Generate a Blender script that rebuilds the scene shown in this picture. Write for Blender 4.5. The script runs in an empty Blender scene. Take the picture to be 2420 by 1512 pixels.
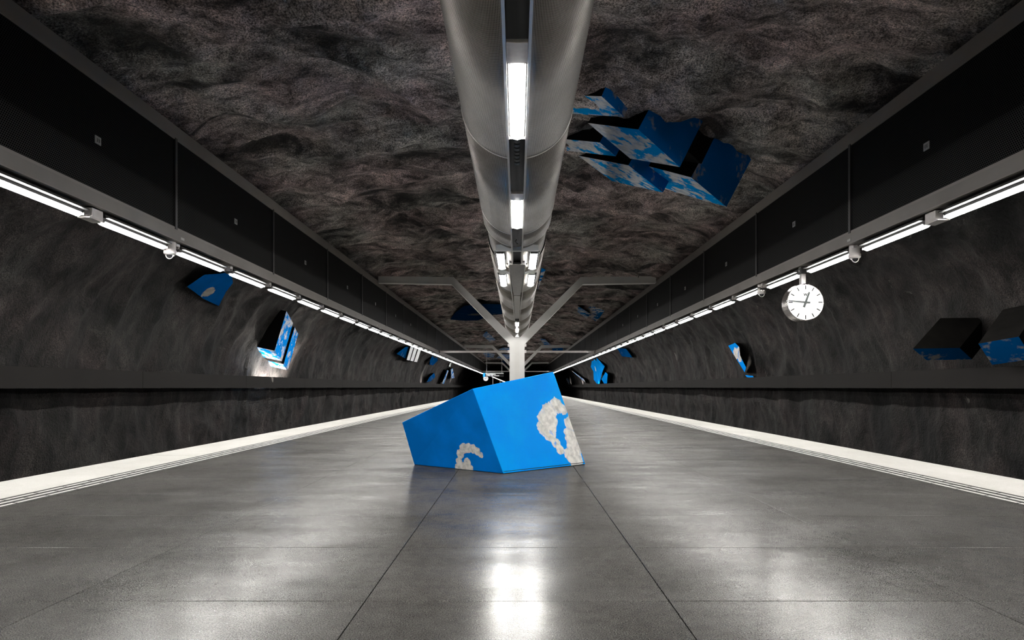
import bpy, math, random
import numpy as np
from mathutils import Vector, Matrix

random.seed(7)
C = bpy.context.scene.collection
sc = bpy.context.scene

# ------------------------------------------------------------------ camera
F = 1600.0            # focal length in pixels of the 2420 px wide frame
VX, VY = 1222.0, 915.0  # vanishing point of the platform axis
cam_d = bpy.data.cameras.new('camera')
cam = bpy.data.objects.new('camera', cam_d)
C.objects.link(cam)
cam.location = (0, 0, 1.0)
cam.rotation_euler = (math.pi / 2, 0, 0)
cam_d.sensor_width = 36.0
cam_d.lens = F / 2420.0 * 36.0
cam_d.shift_x = (1210.0 - VX) / 2420.0
cam_d.shift_y = (VY - 756.0) / 2420.0
cam_d.clip_end = 400
sc.camera = cam

# ------------------------------------------------------------------ world, view
w = bpy.data.worlds.new('world')
sc.world = w
w.use_nodes = True
w.node_tree.nodes['Background'].inputs[0].default_value = (0.9, 0.95, 1, 1)
w.node_tree.nodes['Background'].inputs[1].default_value = 0.0
sc.view_settings.view_transform = 'Standard'
sc.view_settings.look = 'None'
sc.view_settings.gamma = 1.0
sc.view_settings.use_curve_mapping = False
sc.view_settings.exposure = 0.0
sc.cycles.max_bounces = 6
sc.cycles.diffuse_bounces = 3
sc.cycles.glossy_bounces = 3
sc.cycles.transmission_bounces = 2
sc.cycles.sample_clamp_indirect = 10.0
sc.cycles.use_light_tree = False
sc.cycles.caustics_reflective = False

LAMP = 110.0           # radiance of the fluorescent diffusers


# ------------------------------------------------------------------ helpers
def P(px, py, d):
    """photo pixel + depth along the platform -> place in the station"""
    return Vector(((px - VX) * d / F, d, 1.0 + (VY - py) * d / F))


class MB:
    def __init__(self):
        self.v, self.f, self.m = [], [], []

    def add(self, verts, faces, mi=0):
        o = len(self.v)
        self.v += [tuple(p) for p in verts]
        for fc in faces:
            self.f.append([i + o for i in fc])
            self.m.append(mi)

    def box(self, x0, x1, y0, y1, z0, z1, mi=0):
        self.add([(x0, y0, z0), (x1, y0, z0), (x1, y1, z0), (x0, y1, z0),
                  (x0, y0, z1), (x1, y0, z1), (x1, y1, z1), (x0, y1, z1)],
                 [(0, 3, 2, 1), (4, 5, 6, 7), (0, 1, 5, 4), (1, 2, 6, 5), (2, 3, 7, 6), (3, 0, 4, 7)], mi)

    def chamfer(self, x0, x1, y0, y1, z0, z1, c, mi=0):
        """box with a chamfered top edge"""
        self.add([(x0, y0, z0), (x1, y0, z0), (x1, y1, z0), (x0, y1, z0),
                  (x0, y0, z1 - c), (x1, y0, z1 - c), (x1, y1, z1 - c), (x0, y1, z1 - c),
                  (x0 + c, y0 + c, z1), (x1 - c, y0 + c, z1), (x1 - c, y1 - c, z1), (x0 + c, y1 - c, z1)],
                 [(0, 3, 2, 1), (0, 1, 5, 4), (1, 2, 6, 5), (2, 3, 7, 6), (3, 0, 4, 7),
                  (4, 5, 9, 8), (5, 6, 10, 9), (6, 7, 11, 10), (7, 4, 8, 11), (8, 9, 10, 11)], mi)

    def prism_xz(self, pts, y0, y1, mi=0):
        """outline in x,z (counter-clockwise) pulled along y"""
        n = len(pts)
        self.add([(x, y0, z) for x, z in pts] + [(x, y1, z) for x, z in pts],
                 [tuple(range(n)), tuple(range(2 * n - 1, n - 1, -1))] +
                 [(i, i + n, (i + 1) % n + n, (i + 1) % n) for i in range(n)], mi)

    def cyl(self, c, axis, r, h, n=20, mi=0, r2=None):
        """cylinder / cone frustum from c along axis"""
        a = Vector(axis).normalized()
        u = a.orthogonal().normalized()
        v = a.cross(u)
        c = Vector(c)
        r2 = r if r2 is None else r2
        vs = [c + (u * math.cos(t) + v * math.sin(t)) * r for t in [2 * math.pi * i / n for i in range(n)]]
        vs += [c + a * h + (u * math.cos(t) + v * math.sin(t)) * r2 for t in [2 * math.pi * i / n for i in range(n)]]
        self.add(vs, [tuple(range(n - 1, -1, -1)), tuple(range(n, 2 * n))] +
                 [(i, (i + 1) % n, (i + 1) % n + n, i + n) for i in range(n)], mi)

    def tube(self, pts, r, n=8, mi=0):
        pts = [Vector(p) for p in pts]
        rings = []
        for i, p in enumerate(pts):
            d = (pts[min(i + 1, len(pts) - 1)] - pts[max(i - 1, 0)]).normalized()
            u = d.cross(Vector((0.31, 0.9, 0.17))).normalized()
            v = d.cross(u)
            rings.append([p + (u * math.cos(2 * math.pi * k / n) + v * math.sin(2 * math.pi * k / n)) * r for k in range(n)])
        vs = [q for rg in rings for q in rg]
        fs = [tuple(range(n)), tuple(range(len(vs) - 1, len(vs) - n - 1, -1))]
        for i in range(len(pts) - 1):
            for k in range(n):
                fs.append((i * n + k, (i + 1) * n + k, (i + 1) * n + (k + 1) % n, i * n + (k + 1) % n))
        self.add(vs, fs, mi)

    def mesh(self, name, mats, smooth=False):
        me = bpy.data.meshes.new(name)
        me.from_pydata(self.v, [], self.f)
        for m in (mats if isinstance(mats, (list, tuple)) else [mats]):
            me.materials.append(m)
        me.polygons.foreach_set('material_index', self.m)
        if smooth:
            me.polygons.foreach_set('use_smooth', [True] * len(self.f))
        me.update()
        return me

    def build(self, name, mats, parent=None, smooth=False):
        return obj(name, self.mesh(name, mats, smooth), parent)


def fixn(me):
    import bmesh
    bm = bmesh.new()
    bm.from_mesh(me)
    bmesh.ops.recalc_face_normals(bm, faces=bm.faces)
    bm.to_mesh(me)
    bm.free()


def obj(name, me, parent=None, loc=None):
    o = bpy.data.objects.new(name, me)
    C.objects.link(o)
    if parent is not None:
        o.parent = parent
    if loc is not None:
        o.location = loc
    return o


def tag(o, label=None, cat=None, group=None, kind=None):
    if label:
        o['label'] = label
    if cat:
        o['category'] = cat
    if group:
        o['group'] = group
    if kind:
        o['kind'] = kind
    return o


def empty(name, loc, label, cat, group=None):
    o = bpy.data.objects.new(name, None)
    C.objects.link(o)
    o.location = loc
    o.empty_display_size = 0.1
    return tag(o, label, cat, group)


def copy_tree(o, parent=None):
    c = o.copy()
    C.objects.link(c)
    c.parent = parent
    for ch in list(o.children):
        copy_tree(ch, c)
    return c


ORD = ['nearest', 'second', 'third', 'fourth', 'fifth', 'sixth', 'seventh', 'eighth', 'ninth', 'tenth', 'eleventh',
       'twelfth', 'thirteenth', 'fourteenth', 'fifteenth', 'sixteenth', 'seventeenth', 'eighteenth', 'nineteenth']
TENS = {20: 'twent', 30: 'thirt', 40: 'fort', 50: 'fift', 60: 'sixt'}
UNIT = ['', 'first', 'second', 'third', 'fourth', 'fifth', 'sixth', 'seventh', 'eighth', 'ninth']


def ordinal(i):          # i = 0 -> nearest
    n = i + 1
    if n < 20:
        return ORD[i]
    t, u = n // 10 * 10, n % 10
    return TENS[t] + ('ieth' if u == 0 else 'y-' + UNIT[u])


# ------------------------------------------------------------------ materials
def new_mat(name):
    m = bpy.data.materials.new(name)
    m.use_nodes = True
    nt = m.node_tree
    return m, nt, nt.nodes['Principled BSDF']


def plain(name, col, rough=0.5, metal=0.0, var=0.12, scale=6.0, bump=0.0, spec=0.5):
    """painted or metal surface with a little cloudy wear"""
    m, nt, b = new_mat(name)
    N = nt.nodes
    tc = N.new('ShaderNodeTexCoord')
    no = N.new('ShaderNodeTexNoise')
    no.inputs['Scale'].default_value = scale
    no.inputs['Detail'].default_value = 5
    nt.links.new(tc.outputs['Object'], no.inputs['Vector'])
    mr = N.new('ShaderNodeMapRange')
    mr.inputs[1].default_value = 0.3
    mr.inputs[2].default_value = 0.7
    mr.inputs[3].default_value = 1 - var
    mr.inputs[4].default_value = 1 + var
    nt.links.new(no.outputs['Fac'], mr.inputs[0])
    mx = N.new('ShaderNodeVectorMath')
    mx.operation = 'SCALE'
    mx.inputs[0].default_value = col[:3]
    nt.links.new(mr.outputs[0], mx.inputs['Scale'])
    nt.links.new(mx.outputs[0], b.inputs['Base Color'])
    b.inputs['Roughness'].default_value = rough
    b.inputs['Metallic'].default_value = metal
    b.inputs['Specular IOR Level'].default_value = spec
    if bump:
        bp = N.new('ShaderNodeBump')
        bp.inputs['Strength'].default_value = bump
        bp.inputs['Distance'].default_value = 0.01
        nt.links.new(no.outputs['Fac'], bp.inputs['Height'])
        nt.links.new(bp.outputs[0], b.inputs['Normal'])
    return m


def emit(name, col, strength):
    m, nt, b = new_mat(name)
    b.inputs['Base Color'].default_value = (*col, 1)
    b.inputs['Emission Color'].default_value = (*col, 1)
    b.inputs['Emission Strength'].default_value = strength
    return m


def ramp(nt, fac, stops):
    r = nt.nodes.new('ShaderNodeValToRGB')
    while len(r.color_ramp.elements) < len(stops):
        r.color_ramp.elements.new(0.5)
    for e, (p, c) in zip(r.color_ramp.elements, stops):
        e.position = p
        e.color = (c, c, c, 1) if not isinstance(c, (tuple, list)) else (*c, 1)
    nt.links.new(fac, r.inputs[0])
    return r.outputs[0]


def noise(nt, vec, scale, detail=6, rough=0.6, dist=0.0):
    n = nt.nodes.new('ShaderNodeTexNoise')
    n.inputs['Scale'].default_value = scale
    n.inputs['Detail'].default_value = detail
    n.inputs['Roughness'].default_value = rough
    n.inputs['Distortion'].default_value = dist
    nt.links.new(vec, n.inputs['Vector'])
    return n.outputs['Fac']


def math_node(nt, op, a, b=None, c=None, clamp=False):
    n = nt.nodes.new('ShaderNodeMath')
    n.operation = op
    n.use_clamp = clamp
    for i, x in enumerate((a, b, c)):
        if x is None:
            continue
        if isinstance(x, (int, float)):
            n.inputs[i].default_value = x
        else:
            nt.links.new(x, n.inputs[i])
    return n.outputs[0]


def mix_col(nt, fac, a, b, mode='MIX'):
    n = nt.nodes.new('ShaderNodeMix')
    n.data_type = 'RGBA'
    n.blend_type = mode
    for sock, x in ((n.inputs['Factor'], fac), (n.inputs[6], a), (n.inputs[7], b)):
        if isinstance(x, (int, float)):
            sock.default_value = x
        elif isinstance(x, tuple):
            sock.default_value = (*x, 1)
        else:
            nt.links.new(x, sock)
    return n.outputs[2]


def mapping(nt, vec, scale=(1, 1, 1), rot=(0, 0, 0), loc=(0, 0, 0)):
    n = nt.nodes.new('ShaderNodeMapping')
    n.inputs['Scale'].default_value = scale
    n.inputs['Rotation'].default_value = rot
    n.inputs['Location'].default_value = loc
    nt.links.new(vec, n.inputs['Vector'])
    return n.outputs[0]


def rock_mat(name, streak, gain):
    """sprayed dark rock, brownish grey with soot-black and mossy grey patches"""
    m, nt, b = new_mat(name)
    N = nt.nodes
    tc = N.new('ShaderNodeTexCoord').outputs['Object']
    big = noise(nt, mapping(nt, tc, streak), 0.8, 5, 0.62, 0.9)
    mid = noise(nt, mapping(nt, tc, streak), 3.0, 6, 0.66, 0.7)
    spk = noise(nt, tc, 46, 2, 0.75)
    pit = noise(nt, tc, 20, 3, 0.7)
    hue = noise(nt, tc, 0.55, 2, 0.5)
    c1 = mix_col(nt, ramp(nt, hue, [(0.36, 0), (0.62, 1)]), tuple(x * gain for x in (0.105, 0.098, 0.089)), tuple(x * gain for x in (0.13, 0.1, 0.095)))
    t = ramp(nt, big, [(0.36, 0.07), (0.47, 0.6), (0.62, 1.2)])
    t2 = ramp(nt, mid, [(0.33, 0.2), (0.5, 0.9), (0.68, 1.6)])
    t3 = ramp(nt, spk, [(0.36, 0.25), (0.5, 1.0), (0.64, 1.9)])
    t4 = ramp(nt, pit, [(0.34, 0.5), (0.46, 1.0), (1, 1.1)])
    fac = math_node(nt, 'MULTIPLY', math_node(nt, 'MULTIPLY', t, t2), math_node(nt, 'MULTIPLY', t3, t4))
    col = mix_col(nt, 1.0, c1, fac, 'MULTIPLY')
    # pale lime runs
    run = noise(nt, mapping(nt, tc, (1.3, 1.3, 0.22)), 2.6, 5, 0.75, 0.6)
    lime = ramp(nt, math_node(nt, 'MULTIPLY', run, ramp(nt, hue, [(0.45, 0.75), (0.6, 1.0)])), [(0.645, 0), (0.7, 0.55)])
    col = mix_col(nt, lime, col, (0.27, 0.26, 0.24))
    nt.links.new(col, b.inputs['Base Color'])
    b.inputs['Roughness'].default_value = 0.78
    b.inputs['Specular IOR Level'].default_value = 0.3
    h = math_node(nt, 'ADD', math_node(nt, 'MULTIPLY', mid, 0.8),
                  math_node(nt, 'ADD', math_node(nt, 'MULTIPLY', pit, 0.35), math_node(nt, 'MULTIPLY', spk, 0.14)))
    bp = N.new('ShaderNodeBump')
    bp.inputs['Strength'].default_value = 0.8
    bp.inputs['Distance'].default_value = 0.11
    nt.links.new(h, bp.inputs['Height'])
    nt.links.new(bp.outputs[0], b.inputs['Normal'])
    return m


def terrazzo(name, dark, light, rough0, rough1, speck=1.0, polish=0.2):
    m, nt, b = new_mat(name)
    N = nt.nodes
    geo = N.new('ShaderNodeNewGeometry')
    pos = geo.outputs['Position']
    oi = N.new('ShaderNodeObjectInfo')
    cloud = noise(nt, mapping(nt, pos, (1, 0.8, 1)), 1.1, 4, 0.6, 0.2)
    mid = noise(nt, pos, 14, 4, 0.7)
    chip = noise(nt, pos, 170, 2, 0.7)
    v = N.new('ShaderNodeTexVoronoi')
    v.inputs['Scale'].default_value = 70
    nt.links.new(pos, v.inputs['Vector'])
    fac = math_node(nt, 'ADD', math_node(nt, 'MULTIPLY', cloud, 0.75),
                    math_node(nt, 'MULTIPLY', mid, 0.5))
    fac = math_node(nt, 'ADD', fac, math_node(nt, 'MULTIPLY', math_node(nt, 'SUBTRACT', oi.outputs['Random'], 0.5), 0.12))
    base = mix_col(nt, ramp(nt, fac, [(0.42, 0), (0.84, 1)]), dark, light)
    base = mix_col(nt, 1.0, base, ramp(nt, chip, [(0.34, 1 - 0.6 * speck), (0.5, 1.0), (0.68, 1 + 1.3 * speck)]), 'MULTIPLY')
    fleck = ramp(nt, v.outputs['Distance'], [(0.1, 1), (0.16, 0)])
    sel = N.new('ShaderNodeSeparateColor')
    nt.links.new(v.outputs['Color'], sel.inputs[0])
    fleck = math_node(nt, 'MULTIPLY', fleck, math_node(nt, 'GREATER_THAN', sel.outputs[0], 0.965))
    base = mix_col(nt, math_node(nt, 'MULTIPLY', fleck, 0.6 * speck), base, (0.6, 0.58, 0.54))
    sm = noise(nt, mapping(nt, pos, (0.7, 1.5, 1)), 1.2, 2, 0.6)
    rr = N.new('ShaderNodeMapRange')
    rr.inputs[1].default_value = 0.32
    rr.inputs[2].default_value = 0.68
    rr.inputs[3].default_value = rough0
    rr.inputs[4].default_value = rough1
    nt.links.new(math_node(nt, 'ADD', math_node(nt, 'MULTIPLY', sm, 0.85), math_node(nt, 'MULTIPLY', chip, 0.15)), rr.inputs[0])
    wav = noise(nt, mapping(nt, pos, (0.45, 1.6, 1)), 1.3, 3, 0.5)
    bp = N.new('ShaderNodeBump')
    bp.inputs['Strength'].default_value = 0.55
    bp.inputs['Distance'].default_value = 0.007
    nt.links.new(wav, bp.inputs['Height'])
    bp2 = N.new('ShaderNodeBump')
    bp2.inputs['Strength'].default_value = 0.02
    bp2.inputs['Distance'].default_value = 0.002
    nt.links.new(chip, bp2.inputs['Height'])
    nt.links.new(bp.outputs[0], bp2.inputs['Normal'])
    df = N.new('ShaderNodeBsdfDiffuse')
    nt.links.new(base, df.inputs['Color'])
    gl = N.new('ShaderNodeBsdfGlossy')
    gl.inputs['Color'].default_value = (0.95, 0.95, 0.93, 1)
    nt.links.new(rr.outputs[0], gl.inputs['Roughness'])
    nt.links.new(bp2.outputs[0], gl.inputs['Normal'])
    fr = N.new('ShaderNodeFresnel')
    fr.inputs['IOR'].default_value = 1.55
    wr = N.new('ShaderNodeMapRange')
    wr.inputs[1].default_value = 0.33
    wr.inputs[2].default_value = 0.67
    wr.inputs[3].default_value = 0.92
    wr.inputs[4].default_value = 0.5
    nt.links.new(noise(nt, mapping(nt, pos, (0.8, 1.4, 1)), 1.7, 3, 0.6), wr.inputs[0])
    ms = N.new('ShaderNodeMixShader')
    nt.links.new(math_node(nt, 'MULTIPLY', math_node(nt, 'MINIMUM', fr.outputs[0], polish), wr.outputs[0]), ms.inputs[0])
    nt.links.new(df.outputs[0], ms.inputs[1])
    nt.links.new(gl.outputs[0], ms.inputs[2])
    nt.links.new(ms.outputs[0], N['Material Output'].inputs['Surface'])
    N.remove(b)
    return m


def holes(nt, u, v, pitch, r, soft=0.06):
    """1 inside a staggered round hole, 0 on the sheet"""
    uu = math_node(nt, 'DIVIDE', u, pitch)
    vv = math_node(nt, 'DIVIDE', v, pitch * 0.866)
    row = math_node(nt, 'FLOOR', vv)
    half = math_node(nt, 'MULTIPLY', math_node(nt, 'FLOORED_MODULO', row, 2.0), 0.5)
    fu = math_node(nt, 'SUBTRACT', math_node(nt, 'FRACT', math_node(nt, 'ADD', uu, half)), 0.5)
    fv = math_node(nt, 'MULTIPLY', math_node(nt, 'SUBTRACT', math_node(nt, 'FRACT', vv), 0.5), 0.866)
    d = math_node(nt, 'SQRT', math_node(nt, 'ADD', math_node(nt, 'MULTIPLY', fu, fu), math_node(nt, 'MULTIPLY', fv, fv)))
    mr = nt.nodes.new('ShaderNodeMapRange')
    mr.inputs[1].default_value = r - soft
    mr.inputs[2].default_value = r + soft
    mr.inputs[3].default_value = 1
    mr.inputs[4].default_value = 0
    nt.links.new(d, mr.inputs[0])
    return mr.outputs[0]


def mesh_screen_mat():
    m, nt, b = new_mat('black_expanded_metal')
    N = nt.nodes
    g = N.new('ShaderNodeNewGeometry')
    s = N.new('ShaderNodeSeparateXYZ')
    nt.links.new(g.outputs['Position'], s.inputs[0])
    h = holes(nt, s.outputs['Y'], s.outputs['Z'], 0.026, 0.36)
    nt.links.new(mix_col(nt, h, (0.016, 0.0155, 0.016), (0.002, 0.002, 0.002)), b.inputs['Base Color'])
    b.inputs['Roughness'].default_value = 0.55
    nt.links.new(math_node(nt, 'SUBTRACT', 0.12, math_node(nt, 'MULTIPLY', h, 0.12)), b.inputs['Specular IOR Level'])
    return m


def perforated_mat(cz):
    m, nt, b = new_mat('perforated_steel')
    N = nt.nodes
    g = N.new('ShaderNodeNewGeometry')
    s = N.new('ShaderNodeSeparateXYZ')
    nt.links.new(g.outputs['Position'], s.inputs[0])
    ang = math_node(nt, 'ARCTAN2', s.outputs['X'], math_node(nt, 'SUBTRACT', cz, s.outputs['Z']))
    arc = math_node(nt, 'MULTIPLY', ang, 0.573)
    h = holes(nt, s.outputs['Y'], arc, 0.0125, 0.39, 0.1)
    smudge = noise(nt, mapping(nt, g.outputs['Position'], (1, 0.5, 1)), 3, 5, 0.6)
    steel = mix_col(nt, ramp(nt, smudge, [(0.35, 0), (0.65, 1)]), (0.36, 0.335, 0.31), (0.52, 0.49, 0.46))
    nt.links.new(mix_col(nt, h, steel, (0.012, 0.011, 0.01)), b.inputs['Base Color'])
    b.inputs['Metallic'].default_value = 0.85
    nt.links.new(math_node(nt, 'ADD', math_node(nt, 'MULTIPLY', h, 0.3), 0.42), b.inputs['Roughness'])
    return m


SKY_N = [0]


def sky_mat(blobs=None, scale=1.0, cover=0.52, blue=(0.0, 0.33, 1.0), white=(0.74, 0.71, 0.66), edge=0.06, rough=0.75, spec=0.0):
    """painted blue sky: clouds grow round the given places (centre, radius), or by noise where none are given"""
    SKY_N[0] += 1
    m, nt, b = new_mat('painted_sky')
    N = nt.nodes
    g = N.new('ShaderNodeNewGeometry')
    pos = g.outputs['Position']
    off = mapping(nt, pos, (scale,) * 3, (0, 0, 0), (SKY_N[0] * 3.7, SKY_N[0] * 1.3, 0))
    n1 = noise(nt, off, 1.6, 7, 0.6, 0.3)
    puff = noise(nt, off, 6.0, 4, 0.55, 0.2)
    if blobs:
        best = None
        for c, r in blobs:
            vd = N.new('ShaderNodeVectorMath')
            vd.operation = 'DISTANCE'
            nt.links.new(pos, vd.inputs[0])
            vd.inputs[1].default_value = tuple(c)
            d = math_node(nt, 'SUBTRACT', 1.0, math_node(nt, 'DIVIDE', vd.outputs['Value'], r))
            best = d if best is None else math_node(nt, 'MAXIMUM', best, d)
        k = math_node(nt, 'ADD', best, math_node(nt, 'MULTIPLY', math_node(nt, 'SUBTRACT', puff, 0.5), 0.7))
        k = math_node(nt, 'ADD', k, math_node(nt, 'MULTIPLY', math_node(nt, 'SUBTRACT', n1, 0.5), 0.5))
        mask = ramp(nt, k, [(0.0, 0), (edge, 0.85), (0.35, 1)])
        inner = noise(nt, mapping(nt, off, (1, 1, 0.45), (0, 0.5, 0)), 3.2, 3, 0.5, 0.4)
        mask = math_node(nt, 'MULTIPLY', mask, ramp(nt, inner, [(0.3, 0.25), (0.36, 1)]))
    else:
        k = math_node(nt, 'ADD', math_node(nt, 'MULTIPLY', n1, 0.75), math_node(nt, 'MULTIPLY', puff, 0.25))
        mask = ramp(nt, k, [(cover, 0), (cover + edge, 0.8), (cover + 0.2, 1)])
    haze = ramp(nt, noise(nt, off, 0.8, 3, 0.5), [(0.4, 0), (0.7, 0.35)])
    sky = mix_col(nt, haze, blue, tuple(min(1, x * 1.7) for x in blue))
    # scuffed paint
    sc_n = ramp(nt, noise(nt, mapping(nt, pos, (1, 1, 5)), 9, 6, 0.7), [(0.62, 0), (0.72, 0.35)])
    sky = mix_col(nt, sc_n, sky, tuple(x * 0.7 for x in blue))
    wcol = mix_col(nt, ramp(nt, puff, [(0.3, 0), (0.6, 1)]), tuple(0.62 * x for x in white), white)
    nt.links.new(mix_col(nt, mask, sky, wcol), b.inputs['Base Color'])
    b.inputs['Roughness'].default_value = rough
    b.inputs['Specular IOR Level'].default_value = spec
    return m


M = {}
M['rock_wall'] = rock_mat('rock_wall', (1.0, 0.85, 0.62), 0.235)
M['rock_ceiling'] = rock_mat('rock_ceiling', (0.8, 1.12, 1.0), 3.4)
M['terrazzo'] = terrazzo('terrazzo', (0.045, 0.0428, 0.0397), (0.096, 0.092, 0.086), 0.2, 0.27)
M['white_edge'] = terrazzo('white_edge', (0.5, 0.488, 0.452), (0.62, 0.605, 0.57), 0.4, 0.55, 0.12, 0.05)
M['grout'] = plain('grout', (0.008, 0.0075, 0.007), 0.9, spec=0.05)
M['dark_strip'] = plain('dark_strip', (0.034, 0.032, 0.027), 0.7, 0, 0.2, 20)
M['guide'] = plain('guide_white', (0.78, 0.77, 0.72), 0.45, 0, 0.1, 30)
M['concrete'] = plain('platform_concrete', (0.08, 0.078, 0.072), 0.85, 0, 0.3, 3, 0.3)
M['ballast'] = plain('ballast', (0.025, 0.023, 0.021), 0.95, 0, 0.6, 30, 1.0)
M['black_rock'] = plain('end_wall', (0.01, 0.009, 0.009), 0.95, 0, 0.4, 1.0, 0.5)
M['band'] = plain('band_grey', (0.02, 0.0185, 0.0175), 0.7, 0, 0.1, 0.6, spec=0.04)
M['beam'] = plain('beam_grey', (0.17, 0.155, 0.142), 0.5, 0, 0.14, 1.4)
M['tie'] = plain('tie_grey', (0.45, 0.42, 0.4), 0.5, 0, 0.1, 1.0)
M['trim'] = plain('trim_grey', (0.2, 0.18, 0.165), 0.5, 0, 0.12, 1.2)
M['screen'] = mesh_screen_mat()
M['divider'] = plain('divider_dark', (0.035, 0.034, 0.035), 0.5)
M['void'] = plain('hollow_black', (0.004, 0.004, 0.004), 0.9, spec=0.03)  # near-black surface stands in for the dark hollow behind mesh and duct slot
M['housing'] = plain('lamp_grey', (0.03, 0.028, 0.027), 0.5, 0.0, 0.08, 9)
M['wing'] = plain('lamp_wing', (0.016, 0.0155, 0.015), 0.6, 0.0, 0.05, 9)
M['bracket'] = plain('bracket_grey', (0.6, 0.565, 0.55), 0.45, 0.0, 0.08, 20)
M['screw'] = plain('screw_dark', (0.03, 0.03, 0.03), 0.4, 0.6)
M['tube'] = emit('fluorescent_diffuser', (1.0, 0.985, 0.955), LAMP)
M['white'] = plain('white_paint', (0.82, 0.805, 0.77), 0.42, 0, 0.04, 3)
M['camwhite'] = plain('camera_white', (0.66, 0.62, 0.6), 0.4, 0, 0.05, 20)
M['glass_dark'] = plain('smoked_dome', (0.02, 0.02, 0.022), 0.05)
M['steel'] = plain('smooth_duct_steel', (0.3, 0.28, 0.25), 0.36, 0.85, 0.22, 4)
M['rail'] = plain('slot_rail', (0.55, 0.53, 0.5), 0.4, 0.5, 0.08, 6)
M['trough'] = plain('trough_grey', (0.13, 0.125, 0.12), 0.35, 0.5, 0.25, 12)
M['blackpaint'] = plain('black_paint', (0.004, 0.0037, 0.0037), 0.85, spec=0.06)
M['black'] = plain('black_plastic', (0.012, 0.012, 0.012), 0.5)
M['clockrim'] = plain('clock_steel', (0.5, 0.47, 0.46), 0.25, 0.9, 0.1, 8)
M['clockface'] = emit('lit_clock_face', (0.75, 0.735, 0.72), 0.55)
M['clockmark'] = plain('clock_print', (0.015, 0.016, 0.015), 0.7)
M['hand'] = plain('clock_hand', (0.035, 0.042, 0.04), 0.6)
M['signblack'] = plain('sign_black', (0.012, 0.012, 0.012), 0.35)
M['signblue'] = emit('sign_blue', (0.01, 0.36, 0.85), 0.75)
M['signwhite'] = emit('sign_white', (1, 1, 1), 1.0)
M['label'] = plain('label_plate', (0.42, 0.41, 0.4), 0.5, 0, 0.1, 40)

# ------------------------------------------------------------------ rock vault
rs = np.random.RandomState(11)
PERM = rs.permutation(256)
PERM = np.concatenate([PERM, PERM, PERM])
G3 = rs.normal(size=(256, 3))
G3 /= np.linalg.norm(G3, axis=1)[:, None]


def pn(p):
    i = np.floor(p).astype(int)
    f = p - i
    i &= 255
    u = f * f * f * (f * (f * 6 - 15) + 10)
    out = 0
    for dx in (0, 1):
        for dy in (0, 1):
            for dz in (0, 1):
                h = PERM[PERM[PERM[i[:, 0] + dx] + i[:, 1] + dy] + i[:, 2] + dz]
                g = G3[h]
                dd = (f[:, 0] - dx) * g[:, 0] + (f[:, 1] - dy) * g[:, 1] + (f[:, 2] - dz) * g[:, 2]
                wx = u[:, 0] if dx else 1 - u[:, 0]
                wy = u[:, 1] if dy else 1 - u[:, 1]
                wz = u[:, 2] if dz else 1 - u[:, 2]
                out = out + dd * wx * wy * wz
    return out


HALF = [(9.25, -1.45), (9.28, -0.4), (9.2, 0.4), (9.12, 1.1), (9.0, 1.9), (8.75, 2.7), (8.3, 3.5), (7.6, 4.15), (6.5, 4.7),
        (5.0, 5.08), (3.2, 5.26), (1.5, 5.34), (0.0, 5.36)]


def profile():
    pts = [Vector((x, z)) for x, z in HALF]
    full = [Vector((-p.x, p.y)) for p in pts] + [p for p in reversed(pts[:-1])]
    # Catmull-Rom resample by arc length
    dense = []
    for i in range(len(full) - 1):
        p0, p1, p2, p3 = full[max(i - 1, 0)], full[i], full[i + 1], full[min(i + 2, len(full) - 1)]
        for k in range(20):
            t = k / 20
            dense.append(0.5 * ((2 * p1) + (p2 - p0) * t + (2 * p0 - 5 * p1 + 4 * p2 - p3) * t * t + (3 * p1 - p0 - 3 * p2 + p3) * t ** 3))
    dense.append(full[-1])
    a = np.array([(p.x, p.y) for p in dense])
    s = np.concatenate([[0], np.cumsum(np.linalg.norm(np.diff(a, axis=0), axis=1))])
    n = int(s[-1] / 0.1)
    q = np.linspace(0, s[-1], n)
    pr = np.stack([np.interp(q, s, a[:, 0]), np.interp(q, s, a[:, 1])], 1)
    tg = np.gradient(pr, axis=0)
    tg /= np.linalg.norm(tg, axis=1)[:, None]
    nr = np.stack([tg[:, 1], -tg[:, 0]], 1)     # towards the inside
    return pr, nr


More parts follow.
